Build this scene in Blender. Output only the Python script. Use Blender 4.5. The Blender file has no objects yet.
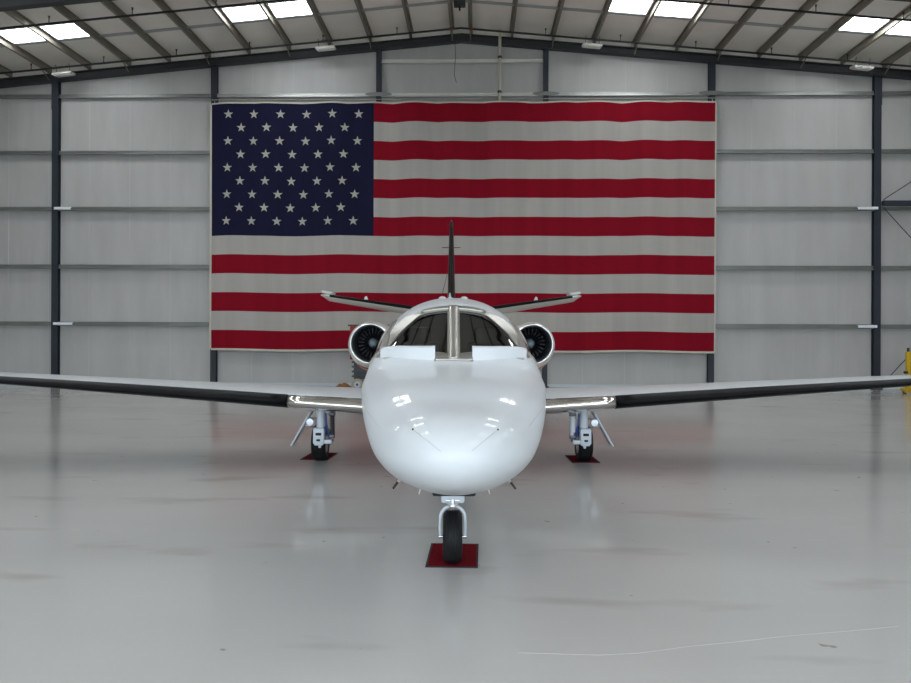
import bpy, bmesh, math, random
import numpy as np
from mathutils import Matrix, Vector, noise
random.seed(4)
S = bpy.context.scene
COL = S.collection
PI = math.pi
rad = math.radians

# ------------------------------------------------------------------ materials
def new_mat(name):
    m = bpy.data.materials.new(name); m.use_nodes = True
    nt = m.node_tree
    b = nt.nodes['Principled BSDF']
    return m, nt, b
def mat(name, col, rough=0.5, metal=0.0, coat=0.0, spec=None, emit=None, estr=0, var=0.0, vscale=3.0, bump=0.0, bscale=20.0):
    m, nt, b = new_mat(name)
    b.inputs['Base Color'].default_value = (*col, 1)
    b.inputs['Roughness'].default_value = rough
    b.inputs['Metallic'].default_value = metal
    b.inputs['Coat Weight'].default_value = coat
    b.inputs['Coat Roughness'].default_value = 0.03
    if spec is not None: b.inputs['Specular IOR Level'].default_value = spec
    if emit:
        b.inputs['Emission Color'].default_value = (*emit, 1); b.inputs['Emission Strength'].default_value = estr
    if var or bump:
        tc = nt.nodes.new('ShaderNodeTexCoord')
    if var:
        n = nt.nodes.new('ShaderNodeTexNoise'); n.inputs['Scale'].default_value = vscale; n.inputs['Detail'].default_value = 5
        nt.links.new(tc.outputs['Object'], n.inputs['Vector'])
        r = nt.nodes.new('ShaderNodeMapRange')
        r.inputs[1].default_value = .3; r.inputs[2].default_value = .7
        r.inputs[3].default_value = 1 - var; r.inputs[4].default_value = 1 + var
        nt.links.new(n.outputs['Fac'], r.inputs[0])
        mx = nt.nodes.new('ShaderNodeVectorMath'); mx.operation = 'SCALE'
        mx.inputs[0].default_value = col
        nt.links.new(r.outputs[0], mx.inputs['Scale'])
        nt.links.new(mx.outputs[0], b.inputs['Base Color'])
    if bump:
        n2 = nt.nodes.new('ShaderNodeTexNoise'); n2.inputs['Scale'].default_value = bscale; n2.inputs['Detail'].default_value = 4
        nt.links.new(tc.outputs['Object'], n2.inputs['Vector'])
        bp = nt.nodes.new('ShaderNodeBump'); bp.inputs['Strength'].default_value = bump; bp.inputs['Distance'].default_value = .02
        nt.links.new(n2.outputs['Fac'], bp.inputs['Height']); nt.links.new(bp.outputs[0], b.inputs['Normal'])
    return m

M = {}
M['paint'] = mat('aircraft_white_paint', (.63, .655, .675), .38, coat=.32, spec=.12)
M['cream'] = mat('aircraft_cream_paint', (.68, .66, .60), .3, coat=.3)
M['polish'] = mat('polished_aluminium', (.82, .80, .77), .13, 1.0)
M['lip'] = mat('bright_lip_metal', (.92, .92, .92), .28, 1.0)
M['frame'] = mat('window_frame_metal', (.50, .48, .44), .30, .8)
M['boot'] = mat('black_deice_rubber', (.006, .006, .007), .42, spec=.1, var=.2, vscale=8)
M['duct'] = mat('intake_duct_grey', (.10, .10, .11), .35, .5)
M['blade'] = mat('fan_blade_metal', (.045, .045, .05), .32, .7)
M['spinner'] = mat('spinner_paint', (.32, .40, .43), .3)
M['inner'] = mat('cabin_lining_dark', (.16, .155, .145), .8)
M['panel'] = mat('instrument_panel_black', (.02, .02, .022), .6)
M['seat'] = mat('seat_grey_leather', (.09, .085, .08), .6)
M['redstripe'] = mat('red_orange_paint', (.42, .045, .02), .3, coat=.3)
M['gear'] = mat('gear_white_enamel', (.62, .67, .73), .35)
M['gearsteel'] = mat('gear_steel', (.55, .57, .6), .25, .9)
M['chrome'] = mat('chrome', (.85, .86, .87), .08, 1)
M['rubber'] = mat('tire_rubber', (.006, .006, .007), .6, spec=.3, bump=.1, bscale=60)
M['dark'] = mat('black_part_and_recess_shade', (.012, .012, .014), .7)  # near-black; paints shade in bay and recesses, also plain black fittings
M['blue'] = mat('blue_hose', (.04, .09, .30), .4)
M['seamline'] = mat('panel_seam_sealant', (.42, .43, .43), .5)
M['probe'] = mat('probe_bronze', (.09, .05, .04), .4, .5)
M['finred'] = mat('dark_maroon', (.16, .02, .02), .35)
M['mat_red'] = mat('red_mat_pile', (.15, .007, .012), .95, spec=.05, var=.25, vscale=60, bump=.4, bscale=300)
M['mat_edge'] = mat('mat_dark_binding', (.02, .012, .02), .8)
M['steel'] = mat('primed_blue_grey_steel', (.026, .033, .046), .5, var=.12, vscale=1.5)
M['steel2'] = mat('primed_dark_steel', (.035, .037, .042), .55, var=.15, vscale=1.2)
M['girt'] = mat('galvanised_girt', (.27, .285, .265), .4, .55, var=.12, vscale=1.0)
M['girt_glint'] = mat('zinc_girt_glint', (.88, .88, .82), .36, .85, var=.06, vscale=2.0)  # lighter girt copy; skylight highlight put into the base colour
M['girt_sheen'] = mat('galvanised_girt_sheen', (.62, .63, .60), .33, .8, var=.2, vscale=.7)  # midway girt copy; part of the skylight highlight is in its colour
M['purlin'] = mat('galvanised_purlin', (.27, .25, .20), .5, .3, var=.12, vscale=.8)
M['pipe'] = mat('black_sprinkler_pipe', (.018, .018, .02), .5)
M['brass'] = mat('sprinkler_head_brass', (.20, .05, .03), .4, .6)
M['pvc'] = mat('cream_conduit', (.55, .52, .42), .4)
M['fixture'] = mat('white_fixture_enamel', (.75, .74, .68), .45)
M['glint_frame'] = mat('lap_glint_and_frame_white', (.92, .95, 1.0), .3, .0)  # near-white base colour paints the shine of girt laps; also skylight frames
M['red_cab'] = mat('red_cabinet_paint', (.30, .02, .018), .35, var=.1)
M['greycart'] = mat('dark_grey_cart', (.055, .06, .065), .5)
M['castor'] = mat('cream_castor_rubber', (.45, .40, .30), .6)
M['rust'] = mat('rust_brown_canvas', (.22, .095, .03), .8, var=.3, vscale=8)
M['yellow'] = mat('yellow_enamel', (.65, .42, .012), .35)
M['red'] = mat('red_enamel', (.45, .02, .02), .3)
M['lens'] = mat('landing_light_glass', (.75, .80, .85), .1, .3)
M['concrete'] = mat('apron_concrete', (.42, .42, .40), .85, var=.12, vscale=.4)

# skylight: translucent daylight panel
m, nt, b = new_mat('skylight_panel')
b.inputs['Base Color'].default_value = (.85, .88, .9, 1)
b.inputs['Emission Color'].default_value = (.93, .97, 1, 1); b.inputs['Emission Strength'].default_value = 9.0
M['sky'] = m

# glass: tinted transparent with fresnel reflection
m, nt, b = new_mat('cockpit_glass')
nt.nodes.remove(b)
out = nt.nodes['Material Output']
tr = nt.nodes.new('ShaderNodeBsdfTransparent'); tr.inputs[0].default_value = (.62, .63, .62, 1)
gl = nt.nodes.new('ShaderNodeBsdfGlossy'); gl.inputs['Roughness'].default_value = .02
fr = nt.nodes.new('ShaderNodeFresnel'); fr.inputs['IOR'].default_value = 1.9
mx = nt.nodes.new('ShaderNodeMixShader')
nt.links.new(fr.outputs[0], mx.inputs[0]); nt.links.new(tr.outputs[0], mx.inputs[1]); nt.links.new(gl.outputs[0], mx.inputs[2])
nt.links.new(mx.outputs[0], out.inputs[0])
M['glass'] = m

# floor: glossy poured epoxy, faint blotches, stains, scuffs
m, nt, b = new_mat('grey_epoxy_floor')
N = nt.nodes; L = nt.links
tc = N.new('ShaderNodeTexCoord')
n1 = N.new('ShaderNodeTexNoise'); n1.inputs['Scale'].default_value = .35; n1.inputs['Detail'].default_value = 6
mp = N.new('ShaderNodeMapping'); mp.inputs['Scale'].default_value = (.45, 1.3, 1)
L.new(tc.outputs['Object'], mp.inputs[0]); L.new(mp.outputs[0], n1.inputs['Vector'])
r1 = N.new('ShaderNodeValToRGB')
r1.color_ramp.elements[0].position = .25; r1.color_ramp.elements[0].color = (.455, .443, .43, 1)
r1.color_ramp.elements[1].position = .75; r1.color_ramp.elements[1].color = (.52, .507, .49, 1)
L.new(n1.outputs['Fac'], r1.inputs[0])
n2 = N.new('ShaderNodeTexNoise'); n2.inputs['Scale'].default_value = 1.1; n2.inputs['Detail'].default_value = 3
L.new(mp.outputs[0], n2.inputs['Vector'])
r2 = N.new('ShaderNodeValToRGB')
r2.color_ramp.elements[0].position = .60; r2.color_ramp.elements[0].color = (1, 1, 1, 1)
r2.color_ramp.elements[1].position = .74; r2.color_ramp.elements[1].color = (.80, .78, .74, 1)
L.new(n2.outputs['Fac'], r2.inputs[0])
mm = N.new('ShaderNodeMix'); mm.data_type = 'RGBA'; mm.blend_type = 'MULTIPLY'; mm.inputs[0].default_value = 1
L.new(r1.outputs[0], mm.inputs[6]); L.new(r2.outputs[0], mm.inputs[7])
n5 = N.new('ShaderNodeTexNoise'); n5.inputs['Scale'].default_value = 5.5; n5.inputs['Detail'].default_value = 2
L.new(tc.outputs['Object'], n5.inputs['Vector'])
r5 = N.new('ShaderNodeValToRGB')
r5.color_ramp.elements[0].position = .735; r5.color_ramp.elements[0].color = (1, 1, 1, 1)
r5.color_ramp.elements[1].position = .77; r5.color_ramp.elements[1].color = (.62, .58, .53, 1)
L.new(n5.outputs['Fac'], r5.inputs[0])
m5 = N.new('ShaderNodeMix'); m5.data_type = 'RGBA'; m5.blend_type = 'MULTIPLY'; m5.inputs[0].default_value = 1
L.new(mm.outputs[2], m5.inputs[6]); L.new(r5.outputs[0], m5.inputs[7])
L.new(m5.outputs[2], b.inputs['Base Color'])
n3 = N.new('ShaderNodeTexNoise'); n3.inputs['Scale'].default_value = .8; n3.inputs['Detail'].default_value = 4
L.new(tc.outputs['Object'], n3.inputs['Vector'])
mr = N.new('ShaderNodeMapRange'); mr.inputs[3].default_value = .07; mr.inputs[4].default_value = .17
L.new(n3.outputs['Fac'], mr.inputs[0]); L.new(mr.outputs[0], b.inputs['Roughness'])
n4 = N.new('ShaderNodeTexNoise'); n4.inputs['Scale'].default_value = 1.6; n4.inputs['Detail'].default_value = 3
L.new(tc.outputs['Object'], n4.inputs['Vector'])
bp = N.new('ShaderNodeBump'); bp.inputs['Strength'].default_value = .05; bp.inputs['Distance'].default_value = .01
L.new(n4.outputs['Fac'], bp.inputs['Height']); L.new(bp.outputs[0], b.inputs['Normal'])
b.inputs['Specular IOR Level'].default_value = .2
M['floor'] = m

# wall / roof liner: white vinyl faced insulation, vertical wrinkles
def liner(name, col, sx, sz, strength, var):
    m, nt, b = new_mat(name)
    N = nt.nodes; L = nt.links
    tc = N.new('ShaderNodeTexCoord'); mp = N.new('ShaderNodeMapping'); mp.inputs['Scale'].default_value = (sx, 1, sz)
    L.new(tc.outputs['Object'], mp.inputs[0])
    n = N.new('ShaderNodeTexNoise'); n.inputs['Scale'].default_value = 1; n.inputs['Detail'].default_value = 5
    L.new(mp.outputs[0], n.inputs['Vector'])
    bp = N.new('ShaderNodeBump'); bp.inputs['Strength'].default_value = strength; bp.inputs['Distance'].default_value = .05
    L.new(n.outputs['Fac'], bp.inputs['Height']); L.new(bp.outputs[0], b.inputs['Normal'])
    r = N.new('ShaderNodeMapRange'); r.inputs[1].default_value = .3; r.inputs[2].default_value = .7
    r.inputs[3].default_value = 1 - var; r.inputs[4].default_value = 1 + var
    L.new(n.outputs['Fac'], r.inputs[0])
    sc = N.new('ShaderNodeVectorMath'); sc.operation = 'SCALE'; sc.inputs[0].default_value = col
    L.new(r.outputs[0], sc.inputs['Scale']); L.new(sc.outputs[0], b.inputs['Base Color'])
    b.inputs['Roughness'].default_value = .42
    return m
M['wall'] = liner('vinyl_wall_liner', (.525, .515, .50), 1.7, .30, .6, .06)
M['seam'] = mat('liner_seam_tape', (.55, .55, .53), .4)
M['ceil'] = liner('vinyl_roof_liner', (.95, .90, .82), .6, .6, .2, .04)
M['lap'] = mat('grey_lap_tape', (.42, .43, .43), .5)
M['base'] = mat('pale_base_flashing', (.62, .70, .72), .4)

# flag cloth
def cloth(name, col):
    m, nt, b = new_mat(name)
    N = nt.nodes; L = nt.links
    tc = N.new('ShaderNodeTexCoord'); mp = N.new('ShaderNodeMapping'); mp.inputs['Scale'].default_value = (1.6, 1, .12)
    L.new(tc.outputs['Object'], mp.inputs[0])
    n = N.new('ShaderNodeTexNoise'); n.inputs['Scale'].default_value = 1.5; n.inputs['Detail'].default_value = 4
    L.new(mp.outputs[0], n.inputs['Vector'])
    r = N.new('ShaderNodeMapRange'); r.inputs[1].default_value = .3; r.inputs[2].default_value = .7
    r.inputs[3].default_value = .92; r.inputs[4].default_value = 1.06
    L.new(n.outputs['Fac'], r.inputs[0])
    sc = N.new('ShaderNodeVectorMath'); sc.operation = 'SCALE'; sc.inputs[0].default_value = col
    L.new(r.outputs[0], sc.inputs['Scale']); L.new(sc.outputs[0], b.inputs['Base Color'])
    b.inputs['Roughness'].default_value = .9; b.inputs['Specular IOR Level'].default_value = .1
    return m
M['fred'] = cloth('flag_red_cloth', (.255, .006, .018))
M['fwhite'] = cloth('flag_white_cloth', (.465, .445, .41))
M['fblue'] = cloth('flag_blue_cloth', (.014, .014, .040))
M['fstar'] = cloth('flag_star_cloth', (.47, .47, .42))
M['fhem'] = cloth('flag_hem_cloth', (.62, .59, .50))

# ------------------------------------------------------------------ mesh builder
class MB:
    def __init__(s): s.v = []; s.f = []; s.m = []
    def add(s, vs, fs, mi=0):
        o = len(s.v); s.v += [tuple(v) for v in vs]
        for f in fs: s.f.append(tuple(i + o for i in f)); s.m.append(mi)
    def box(s, c, d, rot=None, mi=0, bev=0.0):
        hx, hy, hz = d[0]/2, d[1]/2, d[2]/2
        if bev > 0:
            bm = bmesh.new(); bmesh.ops.create_cube(bm, size=1)
            for v in bm.verts: v.co = Vector((v.co.x*d[0], v.co.y*d[1], v.co.z*d[2]))
            bmesh.ops.bevel(bm, geom=bm.edges[:], offset=bev, segments=2, affect='EDGES', profile=.5)
            vs = [v.co.copy() for v in bm.verts]; fs = [[v.index for v in f.verts] for f in bm.faces]; bm.free()
        else:
            vs = [Vector((x, y, z)) for x in (-hx, hx) for y in (-hy, hy) for z in (-hz, hz)]
            fs = [(0,1,3,2),(4,6,7,5),(0,4,5,1),(2,3,7,6),(0,2,6,4),(1,5,7,3)]
        if rot is not None: vs = [rot @ v for v in vs]
        c = Vector(c); s.add([v + c for v in vs], fs, mi)
    def tube(s, pts, r, seg=12, mi=0, cap=True):
        pts = [Vector(p) for p in pts]; n = len(pts)
        rs = r if isinstance(r, (list, tuple)) else [r]*n
        vs = []; fs = []; prev = None
        for i, p in enumerate(pts):
            t = (pts[min(i+1, n-1)] - pts[max(i-1, 0)]).normalized()
            if prev is None:
                a = Vector((0,0,1)) if abs(t.z) < .9 else Vector((1,0,0)); u = t.cross(a).normalized()
            else:
                u = (prev - t*prev.dot(t)).normalized()
            prev = u; w = t.cross(u)
            for k in range(seg):
                an = 2*PI*k/seg; vs.append(p + (u*math.cos(an) + w*math.sin(an))*rs[i])
        for i in range(n-1):
            for k in range(seg):
                a = i*seg+k; b2 = i*seg+(k+1) % seg; fs.append((a, b2, b2+seg, a+seg))
        if cap: fs.append(tuple(range(seg-1, -1, -1))); fs.append(tuple(range((n-1)*seg, n*seg)))
        s.add(vs, fs, mi)
    def lathe(s, prof, origin, axis='y', seg=32, mi=0, close=False, offs=None):
        # prof: list of (a, r) along axis
        vs = []; fs = []; n = len(prof); o = Vector(origin)
        for i, (a, r) in enumerate(prof):
            dz = offs[i] if offs else 0
            for k in range(seg):
                an = 2*PI*k/seg; c, q = r*math.cos(an), r*math.sin(an)
                if axis == 'y': p = Vector((c, a, q + dz))
                elif axis == 'x': p = Vector((a, c, q + dz))
                else: p = Vector((c, q, a))
                vs.append(o + p)
        rng = n if close else n-1
        for i in range(rng):
            for k in range(seg):
                a = i*seg+k; b2 = i*seg+(k+1) % seg; j = ((i+1) % n)*seg
                fs.append((a, j+k, j+(k+1) % seg, b2))
        s.add(vs, fs, mi)
    def grid(s, fn, nu, nv, mi=0):
        vs = [fn(i/nu, j/nv) for i in range(nu+1) for j in range(nv+1)]
        fs = [(i*(nv+1)+j, (i+1)*(nv+1)+j, (i+1)*(nv+1)+j+1, i*(nv+1)+j+1) for i in range(nu) for j in range(nv)]
        s.add(vs, fs, mi)
    def prism(s, poly, z0, z1, mi=0):
        n = len(poly); vs = [Vector((x, y, z0)) for x, y in poly] + [Vector((x, y, z1)) for x, y in poly]
        fs = [tuple(range(n-1, -1, -1)), tuple(range(n, 2*n))] + [(i, (i+1) % n, (i+1) % n + n, i+n) for i in range(n)]
        s.add(vs, fs, mi)
    def mesh(s, name, smooth=None):
        me = bpy.data.meshes.new(name); me.from_pydata(s.v, [], s.f)
        bm = bmesh.new(); bm.from_mesh(me)
        bmesh.ops.remove_doubles(bm, verts=bm.verts, dist=1e-5)
        bmesh.ops.recalc_face_normals(bm, faces=bm.faces)
        bm.to_mesh(me); bm.free()
        if len(me.polygons) == len(s.m):
            for p, mi in zip(me.polygons, s.m): p.material_index = mi
        if smooth is not None:
            me.polygons.foreach_set('use_smooth', [True]*len(me.polygons))
            me.set_sharp_from_angle(angle=rad(smooth))
        return me
    def build(s, name, mats, parent=None, smooth=40, mw=None, solid=0.0):
        me = s.mesh(name, smooth)
        if not isinstance(mats, (list, tuple)): mats = [mats]
        for x in mats: me.materials.append(x)
        o = bpy.data.objects.new(name, me); COL.objects.link(o)
        if parent: o.parent = parent
        elif mw is not None: o.matrix_world = mw
        if solid:
            md = o.modifiers.new('solid', 'SOLIDIFY'); md.thickness = solid; md.offset = 0
        return o

def tag(o, label=None, cat=None, group=None, kind=None):
    if label: o['label'] = label
    if cat: o['category'] = cat
    if group: o['group'] = group
    if kind: o['kind'] = kind
    return o
def empty(name, mw):
    o = bpy.data.objects.new(name, None); COL.objects.link(o); o.matrix_world = mw; o.empty_display_size = .2
    return o
def dup(root, mw):
    r = root.copy(); COL.objects.link(r); r.matrix_world = mw
    for ch in list(root.children):
        c = ch.copy(); COL.objects.link(c); c.parent = r
        for g in ch.children:
            d = g.copy(); COL.objects.link(d); d.parent = c
    return r
def T(x, y, z): return Matrix.Translation((x, y, z))
def RZ(a): return Matrix.Rotation(a, 4, 'Z')

# ------------------------------------------------------------------ camera
H = 1.99; F = 800.0
roll = rad(.22); pitch = 0.0
R = Vector((math.cos(roll), 0, math.sin(roll)))
fwd = Vector((0, math.cos(pitch), -math.sin(pitch)))
up = R.cross(fwd).normalized(); R = fwd.cross(up).normalized()
cam = bpy.data.cameras.new('camera'); co = bpy.data.objects.new('camera', cam); COL.objects.link(co)
cam.sensor_width = 36; cam.lens = 36*F/911; cam.shift_y = -9.3/911; cam.clip_end = 300
mw = Matrix((R, up, -fwd)).transposed().to_4x4(); mw.translation = (0, 0, H)
co.matrix_world = mw; S.camera = co

# ------------------------------------------------------------------ hangar
DW = 29.3
BT = T(0, DW, 0) @ RZ(rad(-1.5))
def BM(x, y, z): return BT @ T(x, y, z)
RX = 0.18                    # ridge
SL = 0.0922                  # roof slope
SLR = 0.0875
def zr(x, base): return base - (SL if x < RX else SLR)*abs(x - RX)
ZC = 13.10                   # ceiling at the ridge
ZP = 12.88                   # underside of purlins at the ridge
HWL, HWR = -22.0, 22.4
YF = -34.5                   # front wall (door) in building coordinates

mb = MB(); mb.box((0, YF/2, -.1), (HWR-HWL, -YF, .2)); o = mb.build('floor', M['floor'], mw=BT, smooth=None); tag(o, kind='structure')
mb = MB(); mb.box((0, YF-30.02, -.12), (140, 60, .2)); o = mb.build('ground_apron', M['concrete'], mw=BT, smooth=None); tag(o, kind='structure')
mb = MB()
def gable(mb, y0, y1, x0, x1, zb=0):
    vs = []
    for y in (y0, y1): vs += [Vector((x0, y, zb)), Vector((x1, y, zb)), Vector((x1, y, zr(x1, ZC))), Vector((RX, y, ZC)), Vector((x0, y, zr(x0, ZC)))]
    mb.add(vs, [(0,1,2,3,4), (9,8,7,6,5)] + [(i, (i+1) % 5, (i+1) % 5+5, i+5) for i in range(5)])
gable(mb, 0, .15, HWL-.15, HWR+.15)
o = mb.build('wall_back', M['wall'], mw=BT, smooth=None); tag(o, kind='structure')
for side, x in (('left', HWL-.075), ('right', HWR+.075)):
    mb = MB(); mb.box((x, YF/2, zr(x, ZC)/2), (.15, -YF, zr(x, ZC))); o = mb.build('wall_'+side, M['wall'], mw=BT, smooth=None); tag(o, kind='structure')
# front wall around the big door opening
DX0, DX1, DZ = -15.5, 15.5, 8.2
mb = MB()
mb.box(((HWL+DX0)/2, YF, 5.6), (DX0-HWL, .15, 11.2)); mb.box(((HWR+DX1)/2, YF, 5.6), (HWR-DX1, .15, 11.2))
gable(mb, YF-.075, YF+.075, DX0, DX1, DZ)
o = mb.build('wall_front', M['wall'], mw=BT, smooth=None); tag(o, kind='structure')
mb = MB()
for s_ in (-1, 1):
    xe = HWR+.2 if s_ > 0 else HWL-.2
    vs = [Vector((x, y, zr(x, ZC)+dz)) for dz in (0, .12) for x, y in ((RX, .15), (xe, .15), (xe, YF-.1), (RX, YF-.1))]
    mb.add(vs, [(0,1,2,3), (7,6,5,4), (0,4,5,1), (1,5,6,2), (2,6,7,3), (3,7,4,0)])
o = mb.build('ceiling', M['ceil'], mw=BT, smooth=None); tag(o, kind='structure')
mb = MB(); mb.box((0.2, -.03, .05), (HWR-HWL, .06, .10)); o = mb.build('baseboard_back', M['base'], mw=BT, smooth=None); tag(o, kind='structure')

# liner seams on the back wall (tape strips in one wall part)
mb = MB()
x = HWL + .8
while x < HWR:
    mb.box((x, -.004, zr(x, ZC)/2), (.035, .008, zr(x, ZC)-.1)); x += 1.52
o = mb.build('trim_1', M['seam'], mw=BT, smooth=None); tag(o, kind='structure')

# columns
COLX = [-20.9, -14.78, -8.88, -2.832, 3.252, 9.23, 15.135, 21.1]
CW = [.29, .28, .25, .215, .215, .25, .29, .29]
def hcol(mb, w, d, h):
    mb.box((0, -d+.012, h/2), (w, .024, h)); mb.box((0, -.012, h/2), (w, .024, h)); mb.box((0, -d/2, h/2), (.016, d-.04, h))
for x, w in zip(COLX, CW):
    mb = MB(); h = zr(x, 12.60); hcol(mb, w*.84, .20, h); mb.box((0, -.12, .02), (w+.06, .28, .04))
    if abs(x) > 8: mb.box((0, -.21, h-.55), (w*.9, .02, 1.1))
    o = mb.build('steel_column', M['steel'], mw=BM(x, -.02, 0), smooth=None)
    tag(o, kind='structure')
# girts
ROWS = [2.25, 4.36, 6.49, 8.56, 10.65]
def girt(x0, x1, z, m):
    mb = MB(); c = (x0+x1)/2; l = x1-x0
    mb.box((0, -.10, 0), (l, .02, .15)); mb.box((0, -.06, .07), (l, .10, .014)); mb.box((0, -.15, -.07), (l, .10, .014))
    mb.box((0, -.115, .055), (l, .02, .022)); mb.box((0, -.20, -.058), (l, .014, .036))
    o = mb.build('wall_girt', m, mw=BM(c, 0, z), smooth=None); tag(o, kind='structure')
for z in ROWS:
    for i in range(len(COLX)-1):
        girt(COLX[i]+CW[i]*.35, COLX[i+1]-CW[i+1]*.35, z, M['girt_glint'] if (z > 10 and i == 3) else M['girt_sheen'] if (z > 10 and i in (2, 4)) else M['girt'])
girt(COLX[3]+.1, COLX[4]-.1, 11.88, M['girt_glint'])
# white plates added as the shine of girt laps beside columns
LAP_GLINTS = [(-14.78+.30, 6.49, .62), (-14.78+.33, 2.25, .72), (15.135-.36, 6.49, .72), (15.135-.36, 2.25, .68)]
for x, z, w in LAP_GLINTS:
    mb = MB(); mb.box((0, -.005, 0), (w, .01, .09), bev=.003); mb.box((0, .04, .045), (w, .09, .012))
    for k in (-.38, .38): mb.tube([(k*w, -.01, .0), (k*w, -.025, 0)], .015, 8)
    o = mb.build('lap_glint', M['glint_frame'], mw=BM(x, -.25, z), smooth=None); tag(o, kind='structure')
# lens shaped splice brackets on the top girt at the inner columns
for x in (COLX[3], COLX[4], COLX[5]):
    mb = MB(); n = 14
    poly = [(.50*math.cos(2*PI*k/n), .075*math.sin(2*PI*k/n)) for k in range(n)]
    vs = [Vector((a, -.20, b_)) for a, b_ in poly] + [Vector((a, -.215, b_)) for a, b_ in poly]
    mb.add(vs, [tuple(range(n)), tuple(range(2*n-1, n-1, -1))] + [(i, (i+1) % n, (i+1) % n+n, i+n) for i in range(n)])
    o = mb.build('girt_splice', M['girt'], mw=BM(x, -.03, 10.65), smooth=None); tag(o, kind='structure')
# end wall rafter and main frames
def rafter(y, ztop, dep, w, name, m):
    for s_ in (-1, 1):
        mb = MB()
        xe = HWR if s_ > 0 else HWL
        for (za, zb, ww) in ((0, -.03, w), (-.03, -dep+.03, .02), (-dep+.03, -dep, w)):
            vs = [Vector((x, yy, zr(x, ztop)+z)) for z in (za, zb) for x, yy in ((RX, y-ww/2), (xe, y-ww/2), (xe, y+ww/2), (RX, y+ww/2))]
            mb.add(vs, [(0,1,2,3), (7,6,5,4), (0,4,5,1), (1,5,6,2), (2,6,7,3), (3,7,4,0)])
        o = mb.build(name, m, mw=BT, smooth=None); tag(o, kind='structure')
rafter(-.20, 12.82, .28, .26, 'end_rafter', M['steel2'])
mb = MB()
for xe in (HWL, HWR):
    vs = [Vector((x, y, zr(x, z))) for y in (-.07, -.01) for x, z in ((RX, 12.76), (xe, 12.76), (xe, ZC), (RX, ZC))]
    mb.add(vs, [(0,1,2,3), (7,6,5,4), (0,4,5,1), (1,5,6,2), (2,6,7,3), (3,7,4,0)])
o = mb.build('trim_3', M['ceil'], mw=BT, smooth=None); tag(o, kind='structure')
FR = [-7.0, -13.4, -20.1, -26.8]
for y in FR:
    rafter(y, 12.88, .62, .28, 'main_rafter', M['steel2'])
    for x in (HWL+.25, HWR-.25):
        mb = MB(); h = zr(x, 12.9)-.3; mb.box((0, 0, h/2), (.45, .02, h)); mb.box((.22, 0, h/2), (.025, .28, h)); mb.box((-.22, 0, h/2), (.025, .28, h))
        o = mb.build('steel_column', M['steel'], mw=BM(x, y, 0), smooth=None); tag(o, kind='structure')
# purlins with flange braces
PX = []
for s_ in (-1, 1):
    for k in range(15):
        x = RX + s_*(.33 + 1.482*k)
        if HWL+.3 < x < HWR-.3: PX.append((x, s_, k))
for x, s_, k in PX:
    mb = MB(); ln = -YF-.2
    zb = 0
    mb.box((0, -ln/2, .105), (.012, ln, .20)); mb.box((.035*s_, -ln/2, .006), (.075, ln, .012)); mb.box((-.035*s_, -ln/2, .205), (.075, ln, .012))
    mb.box((.07*s_, -ln/2, .018), (.008, ln, .03))
    o = mb.build('roof_purlin', M['purlin'], mw=BM(x, -.1, zr(x, ZP)), smooth=None); tag(o, kind='structure')
    if k % 2 == 0 or k == 0:
        mb = MB(); mb.tube([(0, -.95, .01), (0, -.22, -.30)], .022, 6)
        o = mb.build('flange_brace', M['purlin'], mw=BM(x, 0, zr(x, ZP)), smooth=None); tag(o, kind='structure')
# purlin bracing strap line (a thin flat angle across the purlins)
for s_ in (-1, 1):
    mb = MB(); xe = HWR-.3 if s_ > 0 else HWL+.3
    a = Vector((RX, -2.55, ZC-.02)); b_ = Vector((xe, -2.55, zr(xe, ZC)-.02))
    vs = [p + Vector((0, dy, dz)) for p in (a, b_) for dy in (-.09, .09) for dz in (-.012, .012)]
    mb.add(vs, [(0,1,3,2), (4,6,7,5), (0,4,5,1), (2,3,7,6), (0,2,6,4), (1,5,7,3)])
    o = mb.build('roof_lap_strip', M['lap'], mw=BT, smooth=None); tag(o, kind='structure')
# skylights: pairs between purlins, a row in every bay
wn = 0
for yb in (-2.68, -9.38, -16.08, -22.78, -29.48):
    for s_, k0 in ((-1, 3), (1, 3), (-1, 8), (1, 8)):
        for kk in (k0, k0+1):
            xa = RX + s_*(.33+1.482*kk); xb = RX + s_*(.33+1.482*(kk+1))
            x0, x1 = min(xa, xb)+.10, max(xa, xb)-.10
            wn += 1
            mb = MB()
            y0, y1 = yb-1.15, yb
            P4 = [Vector((x, y, zr(x, ZC)-.025)) for x, y in ((x0, y0), (x1, y0), (x1, y1), (x0, y1))]
            vs = P4 + [p+Vector((0, 0, .02)) for p in P4]
            mb.add(vs, [(0,1,2,3), (7,6,5,4), (0,4,5,1), (1,5,6,2), (2,6,7,3), (3,7,4,0)])
            for a, b2 in ((0,1), (1,2), (2,3), (3,0)): mb.tube([P4[a], P4[b2]], .03, 6, mi=1)
            o = mb.build('window_%d' % wn, [M['sky'], M['glint_frame']], mw=BT, smooth=None); tag(o, kind='structure')

# wind bracing in the far right bay
mb = MB(); xa, xb = COLX[6]+.14, COLX[7]-.14
mb.box(((xa+xb)/2, -.30, 6.66), (xb-xa, .18, .17)); o = mb.build('brace_beam', M['steel'], mw=BT, smooth=None); tag(o, kind='structure')
for p, q in (((xa, 6.78), (xb, 10.5)), ((xa, 6.5), (xb, .2)), ((xa, .2), (xb, 6.5)), ):
    mb = MB(); mb.tube([(p[0], -.34, p[1]), (q[0], -.34, q[1])], .016, 8)
    o = mb.build('brace_rod', M['steel'], mw=BT); tag(o, kind='structure')

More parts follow.
